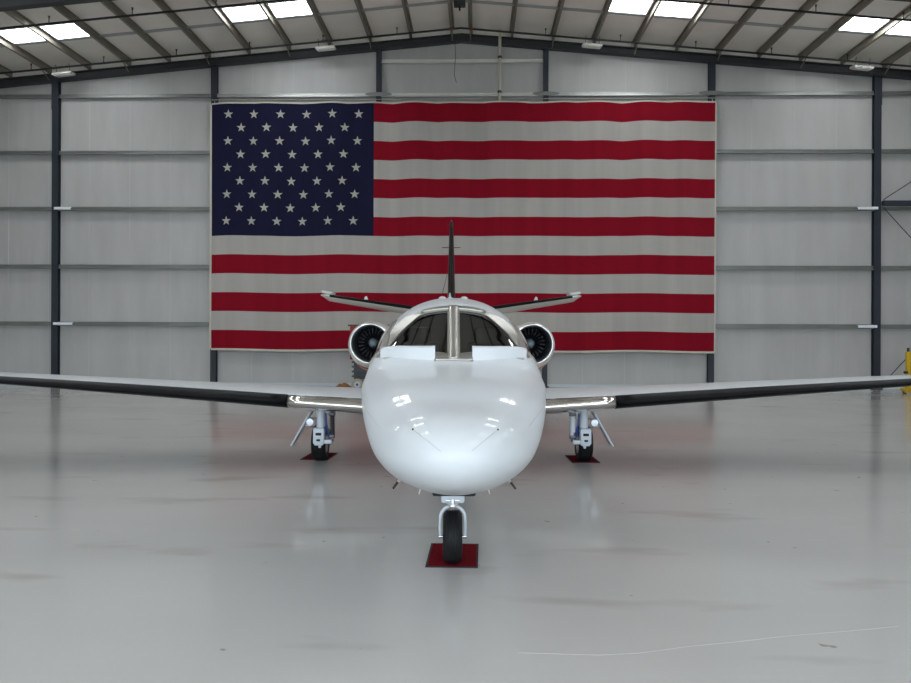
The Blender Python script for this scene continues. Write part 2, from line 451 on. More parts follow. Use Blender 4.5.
# sprinkler lines
def sprinkler(y, label):
    z0 = ZP - .17
    e = empty('sprinkler_pipe', BM(RX, y, z0))
    mb = MB(); xl, xr = HWL+.4-RX, HWR-.4-RX
    mb.tube([(xl, 0, SL*xl), (0, 0, 0), (xr, 0, -SLR*1.04*xr)], .035, 10); mb.build('pipe', M['pipe'], e)
    k = 0; x = -20.6
    hm = MB(); hm.tube([(0, 0, 0), (0, 0, .15)], .014, 6); hm.tube([(0, 0, .15), (0, 0, .19)], [.028, .02], 8); hm.tube([(0, 0, .2), (0, 0, .206)], .04, 8)
    first = None
    while x < 21:
        if first is None:
            first = hm.build('sprinkler_head', M['pipe'], e); c = first
        else:
            c = first.copy(); COL.objects.link(c); c.parent = e
        c.location = (x, 0, -(SL if x < 0 else SLR*1.04)*abs(x)+.03); x += 2.62
    for x in (-.35, .35):
        m2 = MB(); m2.tube([(x-.05, 0, -SL*abs(x)), (x+.05, 0, -SL*abs(x))], .05, 10); m2.build('coupling', M['brass'], e)
    tag(e, label, 'sprinkler pipe', 'sprinkler pipes under the roof')
sprinkler(-1.1, 'long black sprinkler pipe under the roof nearest the back wall')
sprinkler(-4.75, 'long black sprinkler pipe under the roof farther forward, ahead of the skylights')

# hanging lights by the end rafter
def light_fix():
    e = empty('ceiling_light', Matrix.Identity(4))
    mb = MB(); mb.box((0, 0, 0), (.68, .42, .08), bev=.015); mb.build('housing', M['fixture'], e, smooth=30)
    mb = MB(); mb.box((0, 0, -.055), (.60, .34, .02), bev=.005); mb.build('diffuser', M['fixture'], e, smooth=30)
    for k in (-.24, .24):
        mb = MB(); mb.tube([(k, 0, .04), (k, 0, .34)], .01, 6); mb.build('hanger', M['pipe'], e)
    return e
LF = [(-14.08, 'small pale ceiling light on the sloping rafter above the leftmost column'),
      (-4.63, 'small pale ceiling light on the rafter above the blue star field of the flag'),
      (4.80, 'small pale ceiling light on the rafter above the flag stripes, right of centre'),
      (14.2, 'small pale ceiling light on the sloping rafter by the rightmost column')]
base = None
for x, lb in LF:
    w = BM(x, -.95, zr(x, 12.52)) @ Matrix.Rotation((SL if x < 0 else -SL), 4, 'Y').inverted() @ Matrix.Rotation(rad(8), 4, 'X')
    if base is None: base = light_fix(); base.matrix_world = w; e = base
    else: e = dup(base, w)
    tag(e, lb, 'ceiling light', 'ceiling lights along the end rafter')
# ridge heater unit
e = empty('unit_heater', BM(RX, -3.2, ZP-.10))
mb = MB(); mb.box((0, 0, -.08), (.38, .30, .16), bev=.02); mb.build('casing', M['pipe'], e)
mb = MB()
for k in range(5): mb.box((0, -.16, -.14+.028*k), (.32, .02, .012), rot=Matrix.Rotation(.5, 3, 'X'))
mb.build('louver', M['steel2'], e)
mb = MB(); mb.tube([(0, 0, -.16), (0, 0, -.30)], .03, 8); mb.build('drain_stub', M['pipe'], e)
tag(e, 'small dark heater unit hung at the roof ridge between two purlins', 'heater')
# conduit
e = empty('conduit_pipe', BM(1.57, -.45, 9.8))
mb = MB(); mb.tube([(0, 0, .2), (0, 0, 2.75)], .055, 12); mb.tube([(0, 0, 2.75), (0, -.1, 2.86), (0, -.45, 2.9)], .05, 12); mb.build('pipe', M['pvc'], e)
for z in (2.1, .85): mb = MB(); mb.tube([(0, 0, z-.04), (0, 0, z+.04)], .075, 12); mb.box((0, .1, z), (.1, .2, .04)); mb.build('clamp', M['steel2'], e)
tag(e, 'cream upright conduit pipe running down behind the top edge of the flag', 'pipe')
# dark hanging cable tag in the middle
mb = MB(); mb.tube([(0, 0, 0), (.02, 0, -.6), (-.02, 0, -1.2), (.06, 0, -1.5)], .012, 6)
o = mb.build('hanging_cable', M['pipe'], mw=BM(-.05, -.42, 12.5)); tag(o, 'thin dark cable hanging from the rafter at the middle of the back wall', 'cable')

# ------------------------------------------------------------------ flag
FX0, FX1, FZ0, FZ1 = -8.895, 9.28, 1.35, 10.255
FWd = FX1-FX0; FH = FZ1-FZ0
CX = -2.968
def fpos(u, v, off=0):       # u 0..1 left to right, v 0..1 bottom to top
    x = FX0 + FWd*u; z = FZ0 + FH*v
    y = .05*math.sin(u*39+1.2*v) * (.5+.5*v) + .028*math.sin(u*83+.7+2*v) + .03*noise.noise(Vector((u*14, v*3, 2)))
    scal = abs(math.sin(u*PI*11))
    z += -.07*(1-scal)*0 + (.035*scal - .02)*(v**2) + .012*math.sin(u*31)*(1-abs(2*v-1)) + (.02*math.sin(u*23+1) - .01)*(1-v)**2
    x += .07*(1-v)*(-1 if u < .5 else .3)*abs(2*u-1)*-1*.3
    return Vector((x, y - off, z))
mb = MB()
NU = 170; uC = (CX-FX0)/FWd; iC = int(round(uC*NU)); UU = [i/NU for i in range(NU+1)]; UU[iC] = uC
NVs = 4
hem = .0048; hv = .0095
for st in range(13):
    for sub in range(NVs):
        v1 = 1-(st+sub/NVs)/13; v0 = 1-(st+(sub+1)/NVs)/13
        for i in range(NU):
            u0, u1 = UU[i], UU[i+1]
            mi = 0 if st % 2 == 0 else 1
            if st < 7 and i < iC: mi = 2
            mb.add([fpos(u0, v0), fpos(u1, v0), fpos(u1, v1), fpos(u0, v1)], [(0, 1, 2, 3)], mi)
# stars
for r in range(9):
    nst = 6 if r % 2 == 0 else 5
    zc = 1 - ((114.6-103.6)+(r*13.4))/246.8
    for c in range(nst):
        px = 228.1 - .26*r + (26.13-.075*r)*(c + (.5 if nst == 5 else 0))
        uc = (px-210.7)/500.3
        pts = []
        rr = .178
        for k in range(10):
            an = PI/2 + k*PI/5; q = rr if k % 2 == 0 else rr*.40
            pts.append(fpos(uc + q*math.cos(an)/FWd, zc + q*math.sin(an)/FH, .012))
        ctr = fpos(uc, zc, .012)
        mb.add([ctr]+pts, [(0, 1+k, 1+(k+1) % 10) for k in range(10)], 3)
me = bpy.data.meshes.new('flag')
fl = None
def build_raw(mb, name, mats, mw, merge):
    me = bpy.data.meshes.new(name); me.from_pydata(mb.v, [], mb.f)
    for x in mats: me.materials.append(x)
    for p, mi in zip(me.polygons, mb.m): p.material_index = mi
    bm = bmesh.new(); bm.from_mesh(me); bmesh.ops.remove_doubles(bm, verts=bm.verts, dist=1e-4); bm.to_mesh(me); bm.free()
    me.polygons.foreach_set('use_smooth', [True]*len(me.polygons))
    o = bpy.data.objects.new(name, me); COL.objects.link(o); o.matrix_world = mw
    return o
fl = build_raw(mb, 'flag', [M['fred'], M['fwhite'], M['fblue'], M['fstar']], BM(0, -.48, 0), True)
tag(fl, 'huge American flag with red and white stripes hung flat on the back wall', 'flag')
mb = MB()
def strip(pa, pb, n):
    for i in range(n):
        a0, a1 = pa(i/n), pa((i+1)/n); b0, b1 = pb(i/n), pb((i+1)/n)
        mb.add([a0, a1, b1, b0], [(0, 1, 2, 3)])
strip(lambda t: fpos(t, 1+.005, .008), lambda t: fpos(t, 1-.001, .008), NU)
strip(lambda t: fpos(t, -.006, .008), lambda t: fpos(t, .002, .008), NU)
strip(lambda t: fpos(-.0035, t, .008), lambda t: fpos(.0005, t, .008), 40)
strip(lambda t: fpos(1-.0005, t, .008), lambda t: fpos(1.002, t, .008), 40)
o = mb.build('hem', M['fhem']); o.parent = fl
mb = MB()
for k in range(12):
    p = fpos(k/11*.99+.005, 1.0); mb.tube([p, p+Vector((0, .10, .16))], .01, 6)
mb.tube([(FX0-.02, .12, FZ1+.17), (FX1+.02, .12, FZ1+.17)], .012, 6)
o = mb.build('hanging_rope', M['fhem']); o.parent = fl

# ------------------------------------------------------------------ aircraft
Y0 = 5.05
AC = empty('airplane', T(.004, Y0, 0) @ RZ(rad(.46)))
tag(AC, 'white twin engine business jet parked nose on in the middle of the hangar floor', 'airplane')

def pchip(xs, ys):
    xs = np.array(xs, float); ys = np.array(ys, float); h = np.diff(xs); d = np.diff(ys)/h
    m_ = np.zeros(len(xs)); m_[0] = d[0]; m_[-1] = d[-1]
    for i in range(1, len(xs)-1):
        if d[i-1]*d[i] > 0:
            w1 = 2*h[i]+h[i-1]; w2 = h[i]+2*h[i-1]; m_[i] = (w1+w2)/(w1/d[i-1]+w2/d[i])
    def f(x):
        i = int(np.clip(np.searchsorted(xs, x)-1, 0, len(xs)-2)); t = (x-xs[i])/h[i]
        return float((2*t**3-3*t*t+1)*ys[i] + (t**3-2*t*t+t)*h[i]*m_[i] + (-2*t**3+3*t*t)*ys[i+1] + (t**3-t*t)*h[i]*m_[i+1])
    return f
def prof(d):
    f = pchip([math.sqrt(a) for a, _ in d], [b for _, b in d]); return lambda y: f(math.sqrt(max(y, 0)))
HW = prof([(0, 0), (.02, .115), (.06, .20), (.15, .30), (.4, .46), (.8, .602), (1.3, .712), (1.9, .80), (2.3, .843), (3, .852), (8.5, .852), (10, .68), (12, .33), (13.6, .06)])
ZT = prof([(0, 1.17), (.02, 1.25), (.06, 1.29), (.15, 1.345), (.4, 1.425), (.8, 1.482), (1.3, 1.58), (1.9, 1.65), (2.3, 1.695), (2.4, 1.72), (2.85, 1.98), (3.3, 2.24), (3.6, 2.322), (4, 2.37), (4.5, 2.395), (9, 2.395), (10.5, 2.38), (12, 2.30), (13.6, 2.12)])
ZB = prof([(0, 1.17), (.02, 1.09), (.06, 1.04), (.15, .975), (.4, .888), (.8, .80), (1.3, .742), (1.9, .71), (2.5, .70), (8.5, .72), (10, .95), (12, 1.5), (13.6, 1.92)])
ZW = prof([(0, 1.17), (.4, 1.15), (.8, 1.18), (1.3, 1.30), (1.9, 1.40), (2.3, 1.48), (3, 1.54), (9, 1.55), (12, 1.9), (13.6, 2.02)])
NX = 2.2
def NL(y): return 1.86 if y < 2 else 2.2 if y > 4 else 1.86+.34*(y-2)/2
def section(y, t):           # t: 0 top, pi bottom, signed side
    hw, zt, zb, zw = HW(y), ZT(y), ZB(y), ZW(y)
    c, s_ = math.cos(t), math.sin(t)
    e = NX if c > 0 else NL(y)
    x = hw*math.copysign(abs(s_)**(2/e), s_)
    z = zw + (zt-zw if c > 0 else zw-zb)*math.copysign(abs(c)**(2/e), c)
    return Vector((x, y, z))
def ztop(x, y):
    hw, zt, zw = HW(y), ZT(y), ZW(y); q = max(0, 1-(abs(x)/hw)**NX); return zw+(zt-zw)*q**(1/NX)
def zbot(x, y):
    hw, zb, zw = HW(y), ZB(y), ZW(y); e = NL(y); q = max(0, 1-(abs(x)/hw)**e); return zw-(zw-zb)*q**(1/e)
def xside(z, y):
    hw, zt, zb, zw = HW(y), ZT(y), ZB(y), ZW(y); h = (zt-zw) if z > zw else (zw-zb)
    e = NX if z > zw else NL(y); q = max(0, 1-(abs(z-zw)/h)**e); return hw*q**(1/e)

ys = [(i/26)**2*2.3 for i in range(0, 27)] + [2.3+.05*i for i in range(1, 41)] + [4.3+.3*i for i in range(1, 32)]
ys = [max(y, 1e-5) for y in ys]; ys = [y for y in ys if y <= 13.6]
MS = 96
mb = MB()
for y in ys: mb.v += [tuple(section(y, 2*PI*k/MS)) for k in range(MS)]
for i in range(len(ys)-1):
    for k in range(MS): mb.f.append((i*MS+k, i*MS+(k+1) % MS, (i+1)*MS+(k+1) % MS, (i+1)*MS+k)); mb.m.append(0)
mb.f.append(tuple(range(MS-1, -1, -1))); mb.m.append(0); mb.f.append(tuple((len(ys)-1)*MS+k for k in range(MS))); mb.m.append(0)
fus = mb.build('fuselage', [M['paint'], M['inner'], M['frame']], AC, smooth=60)
md = fus.modifiers.new('sol', 'SOLIDIFY'); md.thickness = .03; md.offset = -1; md.material_offset = 1; md.material_offset_rim = 1

# window openings: plan polygons for the windshield, side polygons (y, z) for the side windows
def WS(s_): return [(s_*a, b2) for a, b2 in ((.05, 2.53), (.62, 2.65), (.69, 2.74), (.56, 3.0), (.36, 3.22), (.31, 3.245), (.05, 3.245))]
def WSO(s_): return [(s_*a, b2) for a, b2 in ((.045, 2.46), (.66, 2.61), (.755, 2.77), (.69, 3.06), (.52, 3.30), (.36, 3.315), (.045, 3.315))]
SIDE = [(2.86, 1.80), (3.42, 2.06), (3.62, 2.06), (3.70, 1.78), (3.60, 1.68), (2.9, 1.68)]
cut = MB()
for s_ in (-1, 1):
    p = WS(s_); cut.prism(p, 1.60, 2.6)
    n = len(SIDE)
    vs = [Vector((s_*.45, y, z)) for y, z in SIDE] + [Vector((s_*1.0, y, z)) for y, z in SIDE]
    cut.add(vs, [tuple(range(n)), tuple(range(2*n-1, n-1, -1))] + [(i, (i+1) % n, (i+1) % n+n, i+n) for i in range(n)])
cutter = cut.build('cutter', M['inner'], AC, smooth=None)
bo = fus.modifiers.new('cut', 'BOOLEAN'); bo.object = cutter; bo.operation = 'DIFFERENCE'; bo.solver = 'EXACT'
bpy.context.view_layer.update()
dg = bpy.context.evaluated_depsgraph_get()
nm = bpy.data.meshes.new_from_object(fus.evaluated_get(dg))
fus.modifiers.clear(); fus.data = nm
bpy.data.objects.remove(cutter)
nm.polygons.foreach_set('use_smooth', [True]*len(nm.polygons)); nm.set_sharp_from_angle(angle=rad(35))

def densify(poly, n=10):
    out_ = []
    for i in range(len(poly)):
        a, b2 = poly[i], poly[(i+1) % len(poly)]
        for k in range(n): t = k/n; out_.append((a[0]+(b2[0]-a[0])*t, a[1]+(b2[1]-a[1])*t))
    return out_
def offset_poly(poly, d):
    n = len(poly); out_ = []
    area = sum(poly[i][0]*poly[(i+1) % n][1]-poly[(i+1) % n][0]*poly[i][1] for i in range(n))
    sg = 1 if area > 0 else -1
    for i in range(n):
        a, b2, c = Vector(poly[i-1]), Vector(poly[i]), Vector(poly[(i+1) % n])
        e1 = (b2-a).normalized(); e2 = (c-b2).normalized()
        n1 = Vector((e1.y, -e1.x))*sg; n2 = Vector((e2.y, -e2.x))*sg
        k = (n1+n2); k = k/max(.5, k.length_squared/2); out_.append(tuple(b2+k*d))
    return out_
def patch(poly, mapf, name, m, parent):        # dense patch conforming to the skin
    bm = bmesh.new(); P = densify(poly, 8)
    vs = [bm.verts.new((a, b2, 0)) for a, b2 in P]; bm.faces.new(vs)
    for ax, lo, hi in ((0, min(p[0] for p in P), max(p[0] for p in P)), (1, min(p[1] for p in P), max(p[1] for p in P))):
        for k in range(1, 12):
            t = lo+(hi-lo)*k/12; no = (1, 0, 0) if ax == 0 else (0, 1, 0); pc = (t, 0, 0) if ax == 0 else (0, t, 0)
            bmesh.ops.bisect_plane(bm, geom=bm.verts[:]+bm.edges[:]+bm.faces[:], plane_co=pc, plane_no=no)
    for v in bm.verts: v.co = mapf(v.co.x, v.co.y)
    bmesh.ops.recalc_face_normals(bm, faces=bm.faces)
    me = bpy.data.meshes.new(name); bm.to_mesh(me); bm.free()
    me.materials.append(m); me.polygons.foreach_set('use_smooth', [True]*len(me.polygons))
    o = bpy.data.objects.new(name, me); COL.objects.link(o); o.parent = parent
    return o
def ring(poly, d, mapf, name, m, parent, th=.012, outer=None):
    A = densify(offset_poly(poly, -.012), 10); B = densify(outer or offset_poly(poly, d), 10)
    mb = MB(); n = len(A); vs = []
    for P, h in ((A, th), (B, th), (A, -.004), (B, -.004)):
        vs += [mapf(a, b2, h) for a, b2 in P]
    fs = []
    for i in range(n):
        j = (i+1) % n; fs += [(i, j, n+j, n+i), (n+i, n+j, 3*n+j, 3*n+i), (i, 2*n+i, 2*n+j, j)]
    mb.add(vs, fs); return mb.build(name, m, parent, smooth=50)
def topmap(x, y, h=0):
    e = .01; z = ztop(x, y); dx = (ztop(x+e, y)-ztop(x-e, y))/(2*e); dy = (ztop(x, y+e)-ztop(x, y-e))/(2*e)
    return Vector((x, y, z)) + Vector((-dx, -dy, 1)).normalized()*h
def sidemap(sg):
    def f(y, z, h=0):
        e = .01; x = xside(z, y); dy = (xside(z, y+e)-xside(z, y-e))/(2*e); dz = (xside(z+e, y)-xside(z-e, y))/(2*e)
        v = Vector((1, -dy, -dz)).normalized()*h; p = Vector((x, y, z))+v; p.x *= sg; return p
    return f
for s_ in (-1, 1):
    p = WS(s_)
    g = patch(p, lambda x, y: topmap(x, y, -.008), 'windshield', M['glass'], fus)
    ring(p, .055, topmap, 'windshield_frame', M['frame'], fus, th=.008, outer=WSO(s_))
    f = sidemap(s_)
    patch(SIDE, lambda y, z: f(y, z, -.008), 'side_window', M['glass'], fus)
    ring(SIDE, .045, f, 'side_window_frame', M['frame'], fus)
mb = MB(); mb.grid(lambda a, b2: topmap((a-.5)*.10, 2.42+.9*b2, .018), 2, 24); mb.build('center_post', M['frame'], fus, solid=.02)
mb = MB(); mb.grid(lambda a, b2: topmap((a-.5)*.36, 2.405+.115*b2, .008), 8, 3); mb.build('windshield_sill', M['frame'], fus, solid=.02)
mb = MB(); mb.grid(lambda a, b2: topmap((a-.5)*.66, 3.255+.06*b2, .012), 10, 2); mb.build('windshield_header', M['frame'], fus, solid=.02)
# raised white bleed air fairings in front of the windshield
for s_ in (-1, 1):
    mb = MB()
    n = 14; A = []; 
    def fp(t, w, h):
        x = s_*(.175+.53*t); y0 = 2.42 + .10*t + .14*t*t
        return Vector((x, y0 + w, ztop(x, min(y0+w, 3.2)) + h))
    rows = []
    for i in range(n+1):
        t = i/n; hh = .135-.03*t
        b0 = fp(t, 0, -.02); zt_ = b0.z + .02 + hh
        rows.append([b0, Vector((b0.x, b0.y+.012, zt_-.012)), Vector((b0.x, b0.y+.03, zt_)), Vector((b0.x, b0.y+.11, zt_+.004)), fp(t, .17, -.03)])
    vs = [p for r_ in rows for p in r_]; q = 5
    fs = [(i*q+j, i*q+j+1, (i+1)*q+j+1, (i+1)*q+j) for i in range(n) for j in range(q-1)]
    fs += [(0, 1, 2, 3, 4), tuple(n*q+j for j in (4, 3, 2, 1, 0))]
    mb.add(vs, fs); mb.build('bleed_air_fairing', M['paint'], fus, smooth=35)
# cabin windows
for s_ in (-1, 1):
    f = sidemap(s_)
    for k in range(5):
        yc = 4.55+.72*k; poly = [(yc+.15*math.cos(2*PI*j/12), 1.82+.18*math.sin(2*PI*j/12)) for j in range(12)]
        patch(poly, lambda y, z: f(y, z, .006), 'cabin_window', M['panel'], fus)
# cockpit interior
mb = MB(); mb.box((0, 2.92, 1.62), (1.30, .40, .26), bev=.05); mb.box((0, 2.80, 1.76), (1.05, .36, .05), bev=.02); mb.build('instrument_panel', M['panel'], fus)
for s_ in (-1, 1):
    mb = MB(); mb.box((s_*.38, 3.95, 1.55), (.44, .12, .66), rot=Matrix.Rotation(-.12, 3, 'X'), bev=.05); mb.box((s_*.38, 3.99, 1.95), (.26, .10, .20), bev=.04); mb.box((s_*.38, 3.70, 1.25), (.46, .48, .14), bev=.05)
    mb.build('pilot_seat', M['seat'], fus)
    mb = MB(); mb.tube([(s_*.38, 3.1, 1.5), (s_*.38, 3.3, 1.62)], .025, 8); mb.tube([(s_*.38-.16, 3.3, 1.74), (s_*.38-.15, 3.3, 1.62), (s_*.38+.15, 3.3, 1.62), (s_*.38+.16, 3.3, 1.74)], .02, 8); mb.build('control_yoke', M['panel'], fus)
mb = MB(); mb.grid(lambda a, b2: section(4.6, 2*PI*a)*1 if b2 == 1 else Vector((0, 4.6, 1.5)), 40, 1); mb.build('bulkhead', M['seat'], fus)

# nose details
def surf_line(pts, r, name, m):
    mb = MB(); mb.tube(pts, r, 6); return mb.build(name, m, fus)
def front_hit(px, py):       # where a sight line meets the nose skin (design positions of small fittings)
    A = Vector((0, -Y0, H)); dr = Vector(((px-455.5)/F, 1, -(py-331.6)/F))
    for i in range(4000):
        t = 4.9+i*.001; p = A+dr*t
        if p.y > 0 and abs(p.x) < HW(p.y) and zbot(p.x, p.y) < p.z < ztop(p.x, p.y): return p - dr*.001
    return None
for (a, b2) in (((413, 429), (441, 451)), ((498, 429), (472, 450)), ((366, 408), (380, 427)), ((544, 408), (530, 425))):
    pts = [front_hit(a[0]+(b2[0]-a[0])*k/8, a[1]+(b2[1]-a[1])*k/8) for k in range(9)]
    pts = [p for p in pts if p]
    if len(pts) > 2: surf_line(pts, .0015, 'panel_seam', M['seamline'])
for a in ((413, 429), (498, 429)):
    p = front_hit(*a); mb = MB(); mb.tube([p+Vector((0, .01, 0)), p-Vector((0, .005, 0))], .007, 8); mb.build('fastener', M['dark'], fus)
# pitot tubes and small drain masts under the nose
for s_ in (-1, 1):
    y = 1.15; x = s_*.40; z = zbot(x, y)
    mb = MB(); mb.tube([(x-s_*.02, y, z+.03), (x+s_*.035, y-.03, z-.035)], [.016, .013], 8); pt = mb.build('pitot_mast', M['chrome'], fus)
    mb = MB(); mb.tube([(x+s_*.03, y+.02, z-.030), (x+s_*.06, y-.16, z-.055)], [.012, .008], 8); mb.build('pitot_tube', M['probe'], fus)
    x = s_*.25; y = 1.0; z = zbot(x, y)
    mb = MB(); mb.tube([(x, y, z+.02), (x+s_*.012, y, z-.03)], [.012, .006], 8); mb.tube([(x+s_*.012, y, z-.03), (x+s_*.016, y-.02, z-.045)], [.006, .005], 8); mb.build('drain_mast', M['cream'], fus)
mb = MB(); mb.box((0, 1.78, .722), (.34, 1.1, .045), bev=.015); mb.build('gear_bay_shade', M['dark'], fus)  # solid dark box; its colour stands in for shade inside the bay

# top antennas
for x, y in ((-.125, 4.62), (.135, 4.62)):
    mb = MB(); mb.grid(lambda a, b2: Vector((x+.055*math.cos(2*PI*a)*math.cos(b2*PI/2), y+.16*math.sin(2*PI*a)*math.cos(b2*PI/2), ztop(x, y)-.01+.045*math.sin(b2*PI/2))), 20, 5); mb.build('antenna_fairing', M['paint'], fus)
mb = MB(); vs = [Vector((-.035+sx*(.022 if z < 2.4 else .005), y, z)) for sx in (-1, 1) for y, z in ((4.5, 2.375), (4.78, 2.375), (4.78, 2.465), (4.71, 2.47))]
mb.add(vs, [(0,1,2,3), (7,6,5,4), (0,4,5,1), (1,5,6,2), (2,6,7,3), (3,7,4,0)]); mb.box((-.035, 4.64, 2.39), (.06, .3, .03), bev=.01); mb.build('blade_antenna', M['paint'], fus)

# aerofoil surfaces -------------------------------------------------------
def airfoil(n=22):
    xs = [.5*(1-math.cos(PI*i/n)) for i in range(n+1)]
    th = lambda x: 5*(.2969*math.sqrt(x)-.126*x-.3516*x*x+.2843*x**3-.1036*x**4)
    return [(x, th(x)) for x in reversed(xs)] + [(x, -th(x)) for x in xs[1:]]
AF = airfoil()
def wing_sections(secs, sg, vertical=False):
    out_ = []
    for (sp, yl, zl, ch, tk, tw) in secs:
        row = []
        for (a, t) in AF:
            th = t*tk*ch
            if vertical: row.append(Vector((th, yl+a*ch, sp)))
            else: row.append(Vector((sg*sp, yl+a*ch, zl+th+a*ch*tw)))
        out_.append(row)
    return out_
def loft(mb, rows, cap=True):
    n = len(rows[0]); vs = [p for r_ in rows for p in r_]; fs = []
    for i in range(len(rows)-1):
        for j in range(n):
            k = (j+1) % n; fs.append((i*n+j, i*n+k, (i+1)*n+k, (i+1)*n+j))
    if cap: fs.append(tuple(range(n))); fs.append(tuple((len(rows)-1)*n+j for j in range(n)))
    mb.add(vs, fs)
def le_strip(secs_f, s0, s1, ns, sg, ext_u, ext_l, off, vertical=False):
    # shell wrapping the leading edge, following the section function
    mb = MB(); rows = []
    m_ = 18
    for i in range(ns+1):
        sp = s0+(s1-s0)*i/ns; yl, zl, ch, tk, tw = secs_f(sp)
        row = []
        th = lambda x: 5*(.2969*math.sqrt(x)-.126*x-.3516*x*x+.2843*x**3-.1036*x**4)
        for j in range(m_+1):
            q = -1+2*j/m_
            x = ((ext_u(sp) if callable(ext_u) else ext_u) if q < 0 else ext_l)*q*q; t = th(x)*(1 if q < 0 else -1)
            # normal offset
            px, pz = x*ch - off*(1-abs(q))*1.0, t*tk*ch + (off if q < 0 else -off)*min(1, abs(q)*2+.1)
            if vertical: row.append(Vector((pz, yl+px, sp)))
            else: row.append(Vector((sg*sp, yl+px, zl+pz+x*ch*tw)))
        rows.append(row)
    n = m_+1; vs = [p for r_ in rows for p in r_]
    mb.add(vs, [(i*n+j, i*n+j+1, (i+1)*n+j+1, (i+1)*n+j) for i in range(ns) for j in range(n-1)])
    return mb
def wing_f(x):
    yl = 6.20+.035*x; ch = 2.95-(2.95-2.25)*min(x, 2.3)/2.3 if x < 2.3 else 2.25-(2.25-.98)*(x-2.3)/5.55
    zl = .926+.0645*(x-1.25); tk = .137-.058*x/7.85
    if x > 7.6: ch *= .9
    return yl, zl, ch, tk, .025
for s_ in (-1, 1):
    secs = [(x, *wing_f(x)) for x in (.35, .9, 1.6, 2.3, 3.2, 4.2, 5.2, 6.2, 7.2, 7.7)]
    secs.append((7.88, 6.62, wing_f(7.88)[1]+.005, .6, .06, .025))
    mb = MB(); loft(mb, wing_sections(secs, s_)); w = mb.build('wing', M['paint'], AC, smooth=35)
    le_strip(wing_f, .80, 2.35, 8, s_, .055, .16, .004).build('leading_edge', M['polish'], w, solid=.004)
    le_strip(wing_f, 2.35, 7.55, 20, s_, lambda q: .058+.019*(q-2.35), .10, .006).build('deice_boot', M['boot'], w, solid=.004)
    mb = MB(); yl, zl, ch, tk, tw = wing_f(1.25)
    # flap and aileron seams as thin trailing surfaces
    def te(sp, a, dz):
        yl, zl, ch, tk, tw = wing_f(sp); return Vector((s_*sp, yl+a*ch, zl+a*ch*tw+dz))
    for nm_, a0, b0 in (('flap', 1.0, 4.3), ('aileron', 4.4, 7.4)):
        mb = MB(); mb.grid(lambda a, b2: te(a0+(b0-a0)*a, .76+.27*b2, .028*(1-b2)), 6, 3); mb.grid(lambda a, b2: te(a0+(b0-a0)*a, .76+.27*b2, -.040*(1-b2)), 6, 3)
        mb.build(nm_, M['paint'], w, smooth=30)
    # wing root fairing
    mb = MB(); rows = [[Vector((s_*(.86-.16*q*q), 6.0+3.4*k/10, (.70+.44*(1-q)*.0)+.0)) for q in (0, 1)] for k in range(11)]
# tailplane
def stab_f(x):
    return 12.0+.27*x, 2.375+.150*x, 1.55-.215*x, .115, -.10
for s_ in (-1, 1):
    secs = [(x, *stab_f(x)) for x in (.04, .7, 1.4, 2.1, 2.80)]; yl, zl, ch, tk, tw = stab_f(2.92); secs.append((2.92, yl+.1, zl, ch-.15, .05, 0))
    mb = MB(); loft(mb, wing_sections(secs, s_)); w = mb.build('tailplane', M['cream'], AC, smooth=35)
    le_strip(stab_f, .15, 2.70, 10, s_, .16, .006, .005).build('deice_boot', M['boot'], w, solid=.004)
    yl, zl, ch, tk, tw = stab_f(2.76)
    mb = MB(); mb.box((s_*2.80, yl+.5, zl+.085), (.23, .62, .06), rot=Matrix.Rotation(-s_*.15, 3, 'Y'), bev=.012); mb.build('elevator_horn', M['paint'], w)
    yl, zl, ch, tk, tw = stab_f(1.92)
    mb = MB(); mb.tube([(s_*1.92, yl+.5, zl+.05), (s_*1.92, yl+.5, zl+.13)], [.05, .02], 8); mb.build('static_fitting', M['paint'], w)
# fin
def fin_f(z):
    t = (z-2.3)/2.27; return 10.55+2.65*t, 0, 3.3-2.25*t, .052+.02*t, 0
secs = [(z, *fin_f(z)) for z in (2.15, 2.6, 3.1, 3.6, 4.1, 4.5)]; a = fin_f(4.57); secs.append((4.57, a[0]+.12, 0, a[2]-.2, .04, 0))
mb = MB(); loft(mb, wing_sections(secs, 1, True)); fin = mb.build('tail_fin', M['finred'], AC, smooth=35)
le_strip(fin_f, 2.35, 4.5, 12, 1, .10, .10, .006, True).build('deice_boot', M['boot'], fin, solid=.004)
mb = MB(); mb.tube([(-.21, 13.3, 3.93), (.21, 13.3, 3.93)], .011, 6); mb.build('navigation_antenna', M['finred'], fin)
mb = MB(); mb.tube([(-.30, 13.2, 2.45), (-.10, 13.4, 3.3)], .006, 6); mb.build('wire_antenna', M['dark'], fin)
